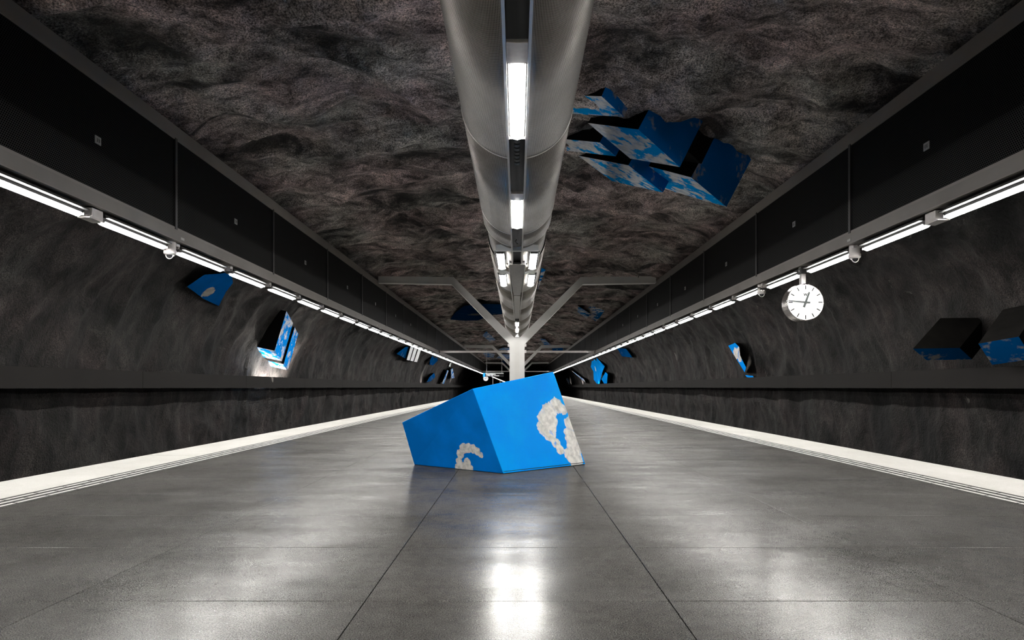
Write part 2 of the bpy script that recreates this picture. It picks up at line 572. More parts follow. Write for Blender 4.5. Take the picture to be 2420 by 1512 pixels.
def rock():
    pr, nr = profile()
    ys = np.concatenate([np.arange(-9, 34, 0.11), np.arange(34, 70, 0.25), np.arange(70, 128, 0.6)])
    n, m = len(pr), len(ys)
    X = np.repeat(pr[:, 0][None], m, 0).ravel()
    Z = np.repeat(pr[:, 1][None], m, 0).ravel()
    NX = np.repeat(nr[:, 0][None], m, 0).ravel()
    NZ = np.repeat(nr[:, 1][None], m, 0).ravel()
    Y = np.repeat(ys[:, None], n, 1).ravel()
    p = np.stack([X, Y, Z], 1)
    wall = np.clip((np.abs(X) - 6.2) / 1.8, 0, 1)
    # rock beds run across the ceiling and hang down the walls
    sx = 0.75 + 0.25 * wall
    q = np.stack([p[:, 0] * sx, p[:, 1] * 1.0, p[:, 2] * (1 - 0.45 * wall)], 1)
    warp = np.stack([pn(q * 0.5 + 7), pn(q * 0.5 + 31), pn(q * 0.5 + 57)], 1) * 0.9
    q = q + warp
    d = 0.30 * pn(q * 0.32) + 0.26 * pn(q * 0.75 + 13)
    r1 = 1 - np.abs(pn(q * 0.62 + 91)) * 2.4
    r2 = 1 - np.abs(pn(q * 1.5 + 43)) * 2.4
    d += 0.19 * np.clip(r1, 0, 1) ** 2 + 0.075 * np.clip(r2, 0, 1) ** 2
    d += 0.075 * pn(q * 2.6 + 3) + 0.042 * pn(q * 5.5 + 9) + 0.022 * pn(q * 10.5 + 5)
    d *= 1.0 - 0.35 * wall
    V = np.stack([X + NX * d, Y, Z + NZ * d], 1)
    idx = np.arange(m * n).reshape(m, n)
    cutL = int(np.argmin(np.abs(pr[:, 0] + 6.5) + (pr[:, 1] < 2) * 9))
    cutR = n - 1 - cutL
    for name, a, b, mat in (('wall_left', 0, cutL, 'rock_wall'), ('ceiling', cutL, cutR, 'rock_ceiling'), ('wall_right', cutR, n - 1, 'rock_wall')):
        sub = idx[:, a:b + 1]
        k = sub.shape[1]
        vv = V[sub.ravel()]
        loc = np.arange(m * k).reshape(m, k)
        fc = np.stack([loc[:-1, :-1], loc[1:, :-1], loc[1:, 1:], loc[:-1, 1:]], -1).reshape(-1, 4)
        me = bpy.data.meshes.new(name)
        me.vertices.add(len(vv))
        me.vertices.foreach_set('co', vv.ravel())
        me.loops.add(fc.size)
        me.polygons.add(len(fc))
        me.polygons.foreach_set('loop_start', np.arange(0, fc.size, 4))
        me.polygons.foreach_set('loop_total', np.full(len(fc), 4))
        me.loops.foreach_set('vertex_index', fc.ravel())
        me.polygons.foreach_set('use_smooth', np.ones(len(fc), dtype=bool))
        me.update(calc_edges=True)
        me.materials.append(M[mat])
        tag(obj(name, me), kind='structure')


rock()

mb = MB()
mb.box(-10.5, 10.5, 126.5, 127.0, -1.5, 6.5)
tag(mb.build('wall_back', M['black_rock']), kind='structure')
mb = MB()
mb.box(-10.5, 10.5, -9.2, -8.9, -1.5, 6.5)
tag(mb.build('wall_front', M['black_rock']), kind='structure')
mb = MB()
mb.box(-9.6, 9.6, -9, 127, -1.45, -1.35)
tag(mb.build('floor_track', M['ballast']), kind='structure')

# ------------------------------------------------------------------ platform
floor = MB()
floor.box(-5.42, 5.42, -9, 120, -1.35, -0.04, 1)
floor.box(-4.64, 4.64, -9, 120, -0.04, -0.024, 0)
floor = floor.build('floor', [M['grout'], M['concrete']])
tag(floor, kind='structure')

TW, TL = 1.424, 1.058
G = 0.003
col_x = [(-4.27, -1.5 * TW), (-1.5 * TW, -0.5 * TW), (-0.5 * TW, 0.5 * TW), (0.5 * TW, 1.5 * TW), (1.5 * TW, 4.27)]
Y0 = 3.168            # a cross joint seen in the photograph
slab_me = {}
for ci, (x0, x1) in enumerate(col_x):
    mb = MB()
    hw = (x1 - x0) / 2
    mb.chamfer(-hw + G, hw - G, G, TL - G, -0.03, 0, 0.001)
    slab_me[ci] = mb.mesh('floor_slab', M['terrazzo'])
r0, r1 = -11, 32
for r in range(r0, r1):
    for ci, (x0, x1) in enumerate(col_x):
        obj('floor_slab', slab_me[ci], floor, ((x0 + x1) / 2, Y0 + r * TL, 0))
mb = MB()
r = r1
while Y0 + (r + 1) * TL < 120:
    for x0, x1 in col_x:
        mb.chamfer(x0 + G, x1 - G, Y0 + r * TL + G, Y0 + (r + 1) * TL - G, -0.03, 0, 0.001)
    r += 1
tag(mb.build('floor_slabs_far', M['terrazzo'], floor), kind='stuff')

ES = 4.0
mb = MB()
mb.chamfer(-0.415 + 0.001, 0.415, 0.004, ES - 0.004, -0.16, 0.0, 0.004)
edge_me = mb.mesh('edge_slab', M['white_edge'])
y = 9.88 - ES * 5
while y < 118:
    for s in (-1, 1):
        obj('edge_slab', edge_me, floor, (s * 5.035, y, 0.004))
    y += ES
for s in (-1, 1):
    mb = MB()
    x0, x1 = sorted((s * 4.27, s * 4.62))
    mb.box(x0, x1, -9, 119.5, -0.03, 0.0015)
    mb.build('guide_strip', M['dark_strip'], floor)
BP = 0.404
mb = MB()
mb.chamfer(-0.017, 0.017, 0, BP - 0.034, 0.001, 0.0038, 0.001)
bar_me = mb.mesh('guide_bar', M['guide'])
far = MB()
for s in (-1, 1):
    for li, X in enumerate((4.545, 4.44, 4.335)):
        y = 5.2 + 0.13 * li - BP * 2
        n = 0
        while y < 118:
            if n < 48:
                obj('guide_bar', bar_me, floor, (s * X, y, 0))
            else:
                far.chamfer(s * X - 0.017, s * X + 0.017, y, y + BP - 0.034, 0.001, 0.0038, 0.001)
            n += 1
            y += BP
tag(far.build('guide_bars_far', M['guide'], floor), kind='stuff')

# ------------------------------------------------------------------ grey band along the outer walls
BPITCH = 5.8
for s, side in ((-1, 'left'), (1, 'right')):
    e = empty('wall_band', (s * 8.4, 0, 0.98), 'long dark grey panelled band along the %s rock wall at eye height' % side, 'wall panel')
    mb = MB()
    mb.chamfer(0 if s > 0 else -0.1, 0.1 if s > 0 else 0, 0.006, BPITCH - 0.006, 0, 0.375, 0.004)
    me = mb.mesh('band_panel', M['band'])
    y = 26.8 - BPITCH * 6
    while y < 120:
        obj('band_panel', me, e, (0, y, 0))
        obj_b = None
        y += BPITCH
    mb = MB()
    mb.box(*sorted((s * 0.1, s * 0.13)), -8.5, 122, 0.05, 0.33)
    for k in range(22):
        mb.box(*sorted((s * 0.13, s * 0.95)), -6 + k * BPITCH, -5.94 + k * BPITCH, 0.1, 0.16)
    mb.build('band_frame', M['divider'], e)

# ------------------------------------------------------------------ overhead mesh boxes above the platform edges
XS = 4.85
ZB0, ZB1, ZM1, ZT1 = 3.07, 3.235, 4.55, 4.74
MP = 3.84
for s, side in ((-1, 'left'), (1, 'right')):
    e = empty('mesh_screen', (0, 0, ZB0), 'long overhead box of black mesh panels above the %s platform edge' % side, 'mesh screen')

    def bx(mb, xa, xb, y0, y1, z0, z1, mi=0):
        a, b = sorted((s * xa, s * xb))
        mb.box(a, b, y0, y1, z0 - ZB0, z1 - ZB0, mi)
    mb = MB()
    bx(mb, XS - 0.02, XS + 0.26, -8.5, 122, ZB0 + 0.012, ZB1)
    mb.build('lower_beam', M['beam'], e)
    mb = MB()
    bx(mb, XS - 0.045, XS + 0.0, -8.5, 122, ZB0, ZB0 + 0.014)
    mb.build('lower_lip', M['trim'], e)
    mb = MB()
    bx(mb, XS - 0.012, XS + 0.02, -8.5, 122, ZB1, ZB1 + 0.035)
    bx(mb, XS - 0.012, XS + 0.02, -8.5, 122, ZM1 - 0.04, ZM1)
    mb.build('mesh_flange', M['trim'], e)
    mb = MB()
    bx(mb, XS + 0.03, XS + 0.2, -8.5, 122, ZM1, ZT1)
    bx(mb, XS - 0.012, XS + 0.05, -8.5, 122, ZM1, ZM1 + 0.022)
    mb.build('upper_beam', M['trim'], e)
    mb = MB()
    bx(mb, XS + 0.3, XS + 0.34, -8.5, 122, ZB0, ZT1)
    mb.build('dark_hollow_backing', M['void'], e)
    pm = MB()
    bx(pm, XS + 0.002, XS + 0.014, 0.03, MP - 0.03, ZB1 + 0.005, ZM1 - 0.005)
    panel_me = pm.mesh('mesh_panel', M['screen'])
    dv = MB()
    bx(dv, XS - 0.02, XS + 0.03, -0.03, 0.03, ZB1, ZM1 - 0.02)
    div_me = dv.mesh('divider', M['divider'])
    lb = MB()
    bx(lb, XS - 0.006, XS + 0.002, -0.055, 0.055, ZB1 + 0.575, ZB1 + 0.665)
    lab_me = lb.mesh('number_plate', M['label'])
    dg = MB()
    for k in range(2):
        y = -0.03 + 0.035 * k
        for (a, b, c, d) in ((0, 0.022, 0.032, 0.037), (0, 0.022, 0.016, 0.02), (0, 0.022, 0.0, 0.005), (0.017, 0.022, 0.0, 0.036)):
            bx(dg, XS - 0.008, XS - 0.005, y + a, y + b, ZB1 + 0.6 + c, ZB1 + 0.6 + d)
    dig_me = dg.mesh('plate_print', M['clockmark'])
    y0 = F * XS / 808.0 if s < 0 else F * XS / 788.0
    ylab = F * XS / (VX - 231) if s < 0 else F * XS / (2190 - VX)
    k = -4
    while y0 + k * MP < 112:
        y = y0 + k * MP
        obj('mesh_panel', panel_me, e, (0, y, 0))
        obj('divider', div_me, e, (0, y, 0))
        if -1 <= k < 6:
            pl = obj('number_plate', lab_me, e, (0, ylab + (k + 1) * MP, 0))
            obj('plate_print', dig_me, pl)
        k += 1
    # small plates on the lower beam
    for yy in ([F * XS / (VX - 428), F * XS / (VX - 890)] if s < 0 else [F * XS / (2010 - VX)]):
        mb = MB()
        bx(mb, XS - 0.024, XS - 0.02, yy - 0.05, yy + 0.05, ZB0 + 0.05, ZB0 + 0.085)
        mb.build('beam_tag', M['label'], e)

# ------------------------------------------------------------------ strip lights
LL = 1.44


def lamp_proto(name, bracket_h=0.13, dw=0.046, ww=0.122):
    """fluorescent batten, origin at the near end of the diffuser, bottom of the diffuser at z = 0"""
    root = bpy.data.objects.new(name, None)
    C.objects.link(root)
    root.empty_display_size = 0.05
    mb = MB()
    mb.prism_xz([(-dw, 0.046), (dw, 0.046), (dw + 0.004, 0.078), (-dw - 0.004, 0.078)], 0.0, LL)
    mb.prism_xz([(-0.05, 0.084), (0.05, 0.084), (0.04, 0.135), (-0.04, 0.135)], 0.03, LL - 0.03)
    mb.build('housing', M['housing'], root)
    for s in (-1, 1):
        mb = MB()
        pts = [(s * dw, 0.076), (s * dw, 0.084), (s * (ww - 0.004), 0.09), (s * ww, 0.076), (s * (ww - 0.01), 0.076)]
        mb.prism_xz(pts, -0.03, LL)
        fixn_me = mb.mesh('reflector_wing', M['wing'])
        fixn(fixn_me)
        obj('reflector_wing', fixn_me, root)
    # half-round diffuser with rounded ends
    mb = MB()
    n, rings = 4, []
    for yy, k in ((0.0, 0.8), (0.04, 1.0), (LL - 0.04, 1.0), (LL, 0.8)):
        rings.append([(-dw * math.cos(math.pi * i / n) * k, yy, 0.05 - 0.05 * math.sin(math.pi * i / n) * k) for i in range(n + 1)])
    vs = [p for r in rings for p in r]
    fs = []
    for a in range(len(rings) - 1):
        for i in range(n):
            fs.append((a * (n + 1) + i, a * (n + 1) + i + 1, (a + 1) * (n + 1) + i + 1, (a + 1) * (n + 1) + i))
    fs.append(tuple(range(n + 1)))
    fs.append(tuple(range(len(vs) - 1, len(vs) - n - 2, -1)))
    mb.add(vs, fs)
    me = mb.mesh('diffuser', M['tube'], True)
    fixn(me)
    obj('diffuser', me, root)
    mb = MB()
    mb.box(-dw - 0.012, dw + 0.012, LL, LL + 0.012, 0.02, 0.09)
    mb.build('end_cap', M['housing'], root)
    mb = MB()
    mb.prism_xz([(-0.055, 0.03), (0.055, 0.03), (0.07, 0.075), (-0.07, 0.075)], -0.07, 0.0)
    mb.build('near_cap', M['housing'], root)
    mb = MB()
    mb.box(-0.065, 0.065, -0.09, -0.075, 0.07, 0.105)
    br = mb.build('bracket_plate', M['bracket'], root)
    for s in (-1, 1):
        mb = MB()
        mb.cyl((s * 0.042, -0.09, 0.087), (0, -1, 0), 0.008, 0.006, 10)
        mb.build('screw', M['screw'], br)
    mb = MB()
    mb.box(-0.055, 0.055, -0.14, -0.04, 0.105, 0.105 + bracket_h)
    mb.build('hanger_box', M['bracket'], root)
    return root


XL, ZL = 4.95, 2.925
proto = lamp_proto('strip_light', 0.05)
first = True
PITCH = 1.83
for s, side, yend in ((-1, 'left', 7.65), (1, 'right', 7.77)):
    vis = 0
    for k in range(-9, 51):
        if first:
            o, first = proto, False
        else:
            o = copy_tree(proto)
        y = yend + PITCH * k - LL
        o.location = (s * XL, y, ZL)
        in_view = (y + LL) > F * XL / 1235.0
        if in_view:
            lab = '%s strip light in the row under the %s mesh box' % (ordinal(vis), side)
            vis += 1
        else:
            lab = '%s strip light of the %s row outside the picture, counted from behind the viewer' % ('first' if k == -9 else ordinal(k + 9), side)
        tag(o, lab, 'strip light', 'strip lights under the mesh boxes')

# lamps under the ventilation duct
ZD = 3.33
dproto = lamp_proto('duct_light', 0.06, 0.068, 0.108)
spots = [(0, -2.2), (0, 1.37), (0, 4.97), (0, 8.57), (-0.3, 12.03), (0.3, 12.03), (-0.31, 14.3), (0.31, 14.3), (0, 24.6), (0, 27.5),
         (0, 31.2), (0, 34.8), (0, 38.4), (0, 42.0), (0, 45.6)]
dl = ['duct strip light out of view behind the viewer', 'duct strip light out of view right overhead', 'large nearest strip light in the slot of the steel duct',
      'second strip light in the duct slot, just before the double lamps', 'front left lamp of the four lamps in pairs under the duct',
      'front right lamp of the four lamps in pairs under the duct', 'rear left lamp of the four lamps in pairs under the duct',
      'rear right lamp of the four lamps in pairs under the duct', 'upper of two small duct lamps seen in the fork of the white column',
      'lower of two small duct lamps seen in the fork of the white column']
for i, (x, y) in enumerate(spots):
    o = dproto if i == 0 else copy_tree(dproto)
    o.location = (x, y, ZD)
    tag(o, dl[i] if i < len(dl) else 'duct strip light hidden behind the white column, %s of them' % UNIT[i - len(dl) + 1], 'strip light', 'strip lights under the steel duct')

# ------------------------------------------------------------------ ventilation duct
CZ, DR = 3.92, 0.573
M['perf'] = perforated_mat(CZ)
duct = empty('ventilation_duct', (0, 0, CZ - DR), 'round steel ventilation duct with lamp slot hanging along the ceiling', 'duct')
ZO = CZ - DR


def arc_shell(mb, r, y0, y1, a0, a1, n=64, th=0.006):
    """cylinder shell between two angles measured from straight down"""
    ring = []
    for rr in (r, r - th):
        for yy in (y0, y1):
            ring.append([(rr * math.sin(a0 + (a1 - a0) * i / n), yy, CZ - ZO - rr * math.cos(a0 + (a1 - a0) * i / n)) for i in range(n + 1)])
    vs = [p for r_ in ring for p in r_]
    k = n + 1
    fs = []
    for i in range(n):
        fs.append((i, i + 1, k + i + 1, k + i))
        fs.append((2 * k + i, 3 * k + i, 3 * k + i + 1, 2 * k + i + 1))
        fs.append((i, 2 * k + i, 2 * k + i + 1, i + 1))
        fs.append((k + i, k + i + 1, 3 * k + i + 1, 3 * k + i))
    fs.append((0, k, 3 * k, 2 * k))
    fs.append((n, 2 * k + n, 3 * k + n, k + n))
    mb.add(vs, fs)


SA = 0.13          # half angle of the slot
joints = [-8.5, -3.75, 0.1, 3.52, 6.95, 10.42, 11.3]
for a, b in zip(joints[:-1], joints[1:]):
    mb = MB()
    arc_shell(mb, DR, a + 0.004, b - 0.004, SA + 0.03, 2 * math.pi - SA - 0.03)
    mb.build('duct_sleeve', M['perf'], duct, True)
for b in joints[1:]:
    for (a0, a1) in ((SA + 0.03, math.pi), (math.pi, 2 * math.pi - SA - 0.03)):
        mb = MB()
        arc_shell(mb, DR + 0.006, b - 0.018, b + 0.006, a0, a1, 40, 0.012)
        mb.build('joint_band', M['rail'], duct, True)
# recessed part and smooth steel part
mb = MB()
arc_shell(mb, DR - 0.035, 11.29, 13.2, SA, 2 * math.pi - SA)
mb.build('duct_sleeve', M['perf'], duct, True)
sj = [13.2, 16.9, 20.7, 24.2, 28.0, 32.0, 36.0, 40.0, 44.0, 48.0]
for a, b in zip(sj[:-1], sj[1:]):
    mb = MB()
    arc_shell(mb, DR - 0.01, a + 0.003, b - 0.003, 0.0, 2 * math.pi)
    mb.build('duct_pipe', M['steel'], duct, True)
    mb = MB()
    arc_shell(mb, DR - 0.002, b - 0.02, b + 0.02, 0.0, 2 * math.pi, 64, 0.01)
    mb.build('joint_band', M['steel'], duct, True)
mb = MB()
arc_shell(mb, DR - 0.07, -8.5, 13.2, 0, 2 * math.pi, 48)
mb.build('dark_hollow_lining', M['void'], duct, True)
for s in (-1, 1):
    mb = MB()
    x0, x1 = sorted((s * 0.078, s * 0.1))
    mb.box(x0, x1, -8.5, 13.0, -0.002, 0.06)
    mb.build('slot_rail', M['rail'], duct)
# cover plates between the lamps
for (y0, y1) in ((4.62, 4.9), (8.22, 8.5)):
    mb = MB()
    mb.box(-0.075, 0.075, y0, y1, 0.0, 0.03)
    mb.build('slot_cover', M['bracket'], duct)
# loose cable inside the slot
mb = MB()
mb.tube([(-0.01, 11.0, 0.05), (-0.03, 11.05, 0.03), (-0.01, 11.15, 0.02), (0.01, 11.25, 0.04)], 0.008)
mb.build('cable', M['black'], duct)
# flexible hose glimpsed in the slot
mb = MB()
for k in range(7):
    mb.cyl((0, 6.62 + 0.11 * k, 0.11), (0, 1, 0), 0.05, 0.07, 16)
mb.build('flexible_hose', M['black'], duct)
# crossbars for the double lamps
for y0 in (11.66, 13.98):
    mb = MB()
    mb.box(-0.37, 0.37, y0, y0 + 0.05, 0.0, 0.11)
    mb.box(-0.37, 0.37, y0 + 0.05, y0 + 0.26, 0.09, 0.11)
    mb.build('lamp_crossbar', M['white'], duct)
# tapering trough and its pale cover strip
mb = MB()


def taper(mb, ya, yb, xa, xb, za, zb, th):
    mb.add([(-xa, ya, za), (xa, ya, za), (xb, yb, zb), (-xb, yb, zb), (-xa, ya, za + th), (xa, ya, za + th), (xb, yb, zb + th), (-xb, yb, zb + th)],
           [(0, 3, 2, 1), (4, 5, 6, 7), (0, 1, 5, 4), (1, 2, 6, 5), (2, 3, 7, 6), (3, 0, 4, 7)])


taper(mb, 12.9, 17.2, 0.15, 0.085, -0.01, -0.01, 0.05)
mb.build('trough', M['trough'], duct)
mb = MB()
taper(mb, 17.3, 23.9, 0.08, 0.075, -0.015, -0.015, 0.04)
mb.build('trough_cover', M['white'], duct)
for s in (-1, 1):
    mb = MB()
    xa, xb = (s * 0.15, s * 0.165), (s * 0.08, s * 0.092)
    pts = []
    for (x0, x1), yy in ((xa, 12.85), (xb, 23.6)):
        pts += [(x0, yy, -0.03), (x1, yy, -0.03), (x1, yy, 0.06), (x0, yy, 0.06)]
    mb.add(pts, [(0, 1, 2, 3), (7, 6, 5, 4), (0, 4, 5, 1), (1, 5, 6, 2), (2, 6, 7, 3), (3, 7, 4, 0)])
    me = mb.mesh('trough_flange', M['white'])
    fixn(me)
    obj('trough_flange', me, duct)
# floodlight at the end of the trough, aimed at the forked column
mb = MB()
mb.box(-0.07, 0.07, 23.0, 23.12, -0.09, -0.02)
mb.build('flood_fitting', M['housing'], duct)
ld = bpy.data.lights.new('column_flood', 'SPOT')
ld.energy = 120
ld.spot_size = 1.15
ld.spot_blend = 0.45
ld.shadow_soft_size = 0.06
ld.color = (1, 0.985, 0.955)
lo = bpy.data.objects.new('column_flood', ld)
C.objects.link(lo)
lo.location = (0, 21.6, CZ - DR - 0.12)
lo.rotation_euler = (Vector((0, 23.6, 1.35)) - lo.location).to_track_quat('-Z', 'Y').to_euler()
# hangers up to the rock
for k in range(10):
    mb = MB()
    yy = -5 + 5.2 * k
    for s in (-1, 1):
        mb.cyl((s * 0.3, yy, CZ - ZO + 0.48), (0, 0, 1), 0.008, 1.2, 8)
    mb.build('hanger_rod', M['bracket'], duct)

# ------------------------------------------------------------------ white forked columns
HALFCOL = [(0.08, 0.0), (0.262, 0.0), (0.262, 2.525), (2.29, 4.61), (4.84, 4.66), (4.84, 4.87), (2.21, 4.84), (0.08, 2.72)]


def column(y, label):
    e = empty('forked_column', (0, y, 0), label, 'column', 'white forked columns')
    for s in (-1, 1):
        pts = [(s * x, z) for x, z in HALFCOL]
        mb = MB()
        mb.prism_xz(pts, -0.11, 0.11)
        me = mb.mesh('column_half', M['white'])
        fixn(me)
        h = obj('column_half', me, e)
        # lower flange of the arm
        fl = [(0.262, 2.5), (2.29, 4.585), (4.84, 4.635), (4.84, 4.66), (2.28, 4.61), (0.262, 2.53)]
        mb = MB()
        mb.prism_xz([(s * x, z) for x, z in fl], -0.14, 0.14)
        me = mb.mesh('arm_flange', M['white'])
        fixn(me)
        obj('arm_flange', me, h)
    mb = MB()
    mb.box(-0.085, 0.085, -0.05, 0.05, 0, 2.78)
    mb.box(-0.012, 0.012, -0.1, -0.05, 0, 2.6)
    mb.build('centre_web', M['white'], e)
    mb = MB()
    mb.box(-0.33, 0.33, -0.2, 0.2, 0, 0.025)
    mb.build('base_plate', M['bracket'], e)
    for s in (-1, 1):
        for z in (2.2, 2.42):
            mb = MB()
            mb.box(s * 0.29 - 0.035, s * 0.29 + 0.035, -0.08, 0.02, z, z + 0.1)
            mb.build('small_fitting', M['camwhite'], e)
    return e


column(23.7, 'white forked steel column behind the blue block')
column(62.0, 'second forked column, arms seen behind the nearest white column')
column(104.0, 'farthest forked column, thin arms near the end of the platform')
for y, lab in ((41.9, 'nearer grey tie beam crossing the hall behind the forked column'), (93.8, 'farther thin grey tie beam just above the hanging sign')):
    e = empty('tie_beam', (0, y, 3.2), lab, 'beam', 'cross tie beams')
    mb = MB()
    mb.box(-4.84, 4.84, -0.06, 0.06, -0.06, 0.06)
    mb.build('beam_bar', M['tie'], e)
    for s in (-1, 1):
        mb = MB()
        mb.box(s * 4.8 - 0.04, s * 4.8 + 0.04, -0.12, 0.12, -0.1, 0.1)
        mb.build('end_plate', M['trim'], e)

# ------------------------------------------------------------------ the blue block on the floor
Bt, At, Ct = P(1117, 918, 7.93), P(950, 998, 8.70), P(1308, 878, 9.07)


def on_floor(px, py):
    d = F * 1.0 / (py - VY)
    return P(px, py, d)


Bb, Ab, Cb = on_floor(1190, 1120), on_floor(979, 1098), on_floor(1384, 1097.5)
Db, Dt = Ab + Cb - Bb, At + Ct - Bt


def lerp(a, b, t):
    return a + (b - a) * t


def on_face(o, u, v, a, b):
    """bilinear place on the quad o (bottom near), u (bottom far), top near, top far"""
    return lerp(lerp(o[0], o[1], a), lerp(o[2], o[3], a), b)


RF = (Bb, Cb, Bt, Ct)
LF = (Bb, Ab, Bt, At)
def meet(px, py, a_, b_, c_):
    n_ = (b_ - a_).cross(c_ - a_)
    o_ = Vector((0, 0, 1.0))
    d_ = P(px, py, 1.0) - o_
    return o_ + d_ * ((a_ - o_).dot(n_) / d_.dot(n_))


bl_right = [(meet(x_, y_, Bb, Cb, Bt), r_ * 0.0063) for x_, y_, r_ in (
    (1322, 955, 20), (1303, 970, 22), (1292, 990, 22), (1290, 1008, 20), (1303, 1024, 18), (1316, 1045, 13), (1325, 1062, 11),
    (1352, 1000, 18), (1351, 1028, 20), (1358, 1055, 22), (1350, 1075, 18), (1364, 1085, 18), (1357, 1097, 10), (1336, 965, 14), (1309, 990, 17), (1308, 1006, 15), (1360, 1035, 16))]
bl_left = [(meet(x_, y_, Bb, Ab, Bt), r_ * 0.0063) for x_, y_, r_ in (
    (1083, 1104, 9), (1085, 1090, 9), (1088, 1073, 10), (1095, 1060, 11), (1106, 1058, 10), (1118, 1061, 9), (1128, 1066, 8), (1136, 1075, 6),
    (1104, 1094, 10), (1098, 1105, 12), (1110, 1107, 9))]
block = empty('painted_block', ((Ab + Bb + Cb + Db) / 4)[:], 'large tilted bright blue block painted with clouds, standing on the floor', 'sculpture')
base = block.location.copy()
mb = MB()
up = Vector((0, 0, 0.012))
k = 0.006
mb.add([v - base for v in (lerp(Ab, At, k), lerp(Bb, Bt, k), lerp(Cb, Ct, k), lerp(Db, Dt, k), At, Bt, Ct, Dt)],
       [(0, 1, 5, 4), (1, 2, 6, 5), (2, 3, 7, 6), (3, 0, 4, 7), (4, 5, 6, 7), (3, 2, 1, 0)])
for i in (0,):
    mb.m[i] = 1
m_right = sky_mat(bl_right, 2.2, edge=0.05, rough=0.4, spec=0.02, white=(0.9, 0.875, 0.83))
m_left_shaded = sky_mat(bl_left, 3.4, blue=(0.001, 0.16, 0.56), edge=0.05, rough=0.4, spec=0.02)  # deeper blue and duller cloud put this face's shade into its colour
body = mb.mesh('block_body', [m_right, m_left_shaded])
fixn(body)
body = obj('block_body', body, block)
bv = body.modifiers.new('bevel', 'BEVEL')
bv.width = 0.006
bv.segments = 2
mb = MB()
q = [lerp(v, (Ab + Bb + Cb + Db) / 4, 0.012) for v in (Ab, Bb, Cb, Db)]
mb.add([v - base for v in q] + [v - base + Vector((0, 0, 0.03)) for v in q],
       [(3, 2, 1, 0), (4, 5, 6, 7), (0, 1, 5, 4), (1, 2, 6, 5), (2, 3, 7, 6), (3, 0, 4, 7)])
mb.build('block_base', M['black'], block)

# ------------------------------------------------------------------ painted sky boxes set in the rock


def tri_box(O, e1, e2, e3, depth, sign=1, ext=(1, 1, 1), ys=None):
    """corner pixel O and three edge end pixels -> box corner and three edge vectors (square corners where possible)"""
    k = depth / F
    v = [Vector(((p[0] - O[0]) * k, 0, (O[1] - p[1]) * k)) for p in (e1, e2, e3)]
    if ys is None:
        s12, s13, s23 = -v[0].dot(v[1]), -v[0].dot(v[2]), -v[1].dot(v[2])
        t = s12 * s13 * s23
        if t > 1e-6:
            y = [sign * math.sqrt(s12 * s13 / s23), 0, 0]
            y[1] = s12 / y[0]
            y[2] = s13 / y[0]
        else:
            y = [0.1, 0.1, 0.3]
            print('no square corner for', O)
    else:
        y = ys
    o = P(O[0], O[1], depth)
    out = []
    for p, yy, x in zip((e1, e2, e3), y, ext):
        out.append((P(p[0], p[1], depth + yy) - o) * x)
    return o, out


def box_mesh(name, o, e, base, mats, fm, parent):
    """fm: material index of the faces (e1e2, e1e3, e2e3, rest)"""
    a, b, c = e
    v = [o, o + a, o + a + b, o + b, o + c, o + a + c, o + a + b + c, o + b + c]
    mb = MB()
    mb.v = [tuple(p - base) for p in v]
    mb.f = [[0, 1, 2, 3], [0, 1, 5, 4], [0, 3, 7, 4], [4, 5, 6, 7], [3, 2, 6, 7], [1, 2, 6, 5]]
    mb.m = [fm[0], fm[1], fm[2], fm[3], fm[3], fm[3]]
    me = mb.mesh(name, mats)
    fixn(me)
    return obj(name, me, parent)


# cluster hanging from the ceiling
S = 4.726


def cp(x, y):
    return (1320 + x / S, 200 + y / S)


V1 = cp(1355, 920)
o, e = tri_box(V1, cp(890, 500), cp(800, 825), cp(1500, 630), 10.5, -1)
base = P(1540, 330, 10.5)
cl = empty('sky_box_cluster', base[:], 'cluster of sky-painted boxes with black gaps hanging from the ceiling right of the duct', 'sculpture')
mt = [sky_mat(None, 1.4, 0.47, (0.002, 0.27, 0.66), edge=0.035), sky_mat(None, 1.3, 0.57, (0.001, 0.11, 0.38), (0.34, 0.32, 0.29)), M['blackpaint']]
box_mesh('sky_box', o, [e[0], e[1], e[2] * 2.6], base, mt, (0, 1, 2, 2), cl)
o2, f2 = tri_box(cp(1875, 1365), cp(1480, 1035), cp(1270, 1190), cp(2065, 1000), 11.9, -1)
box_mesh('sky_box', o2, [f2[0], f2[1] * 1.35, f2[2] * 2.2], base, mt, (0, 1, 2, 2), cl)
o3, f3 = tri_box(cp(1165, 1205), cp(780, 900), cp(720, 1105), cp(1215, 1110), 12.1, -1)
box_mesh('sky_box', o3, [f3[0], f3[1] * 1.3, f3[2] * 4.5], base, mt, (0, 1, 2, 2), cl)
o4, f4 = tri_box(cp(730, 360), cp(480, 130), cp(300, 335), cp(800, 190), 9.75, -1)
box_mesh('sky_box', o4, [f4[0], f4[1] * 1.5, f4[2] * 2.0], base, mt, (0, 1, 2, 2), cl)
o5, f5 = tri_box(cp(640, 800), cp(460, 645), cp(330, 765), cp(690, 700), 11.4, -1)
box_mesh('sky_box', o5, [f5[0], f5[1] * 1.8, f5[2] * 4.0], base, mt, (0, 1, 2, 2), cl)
# recessed black core that shows in the gaps
kc = o + e[2] * 0.75 - e[0] * 0.5 + e[1] * 0.12
box_mesh('black_core', kc, [e[0] * 2.1, e[1] * 1.2, e[2] * 1.9], base, [M['blackpaint']], (0, 0, 0, 0), cl)
kc = o2 + f2[2] * 0.6 + f2[1] * 0.12 + f2[0] * 0.1
box_mesh('black_core', kc, [f2[0] * 1.35, f2[1] * 1.4, f2[2] * 1.5], base, [M['blackpaint']], (0, 0, 0, 0), cl)


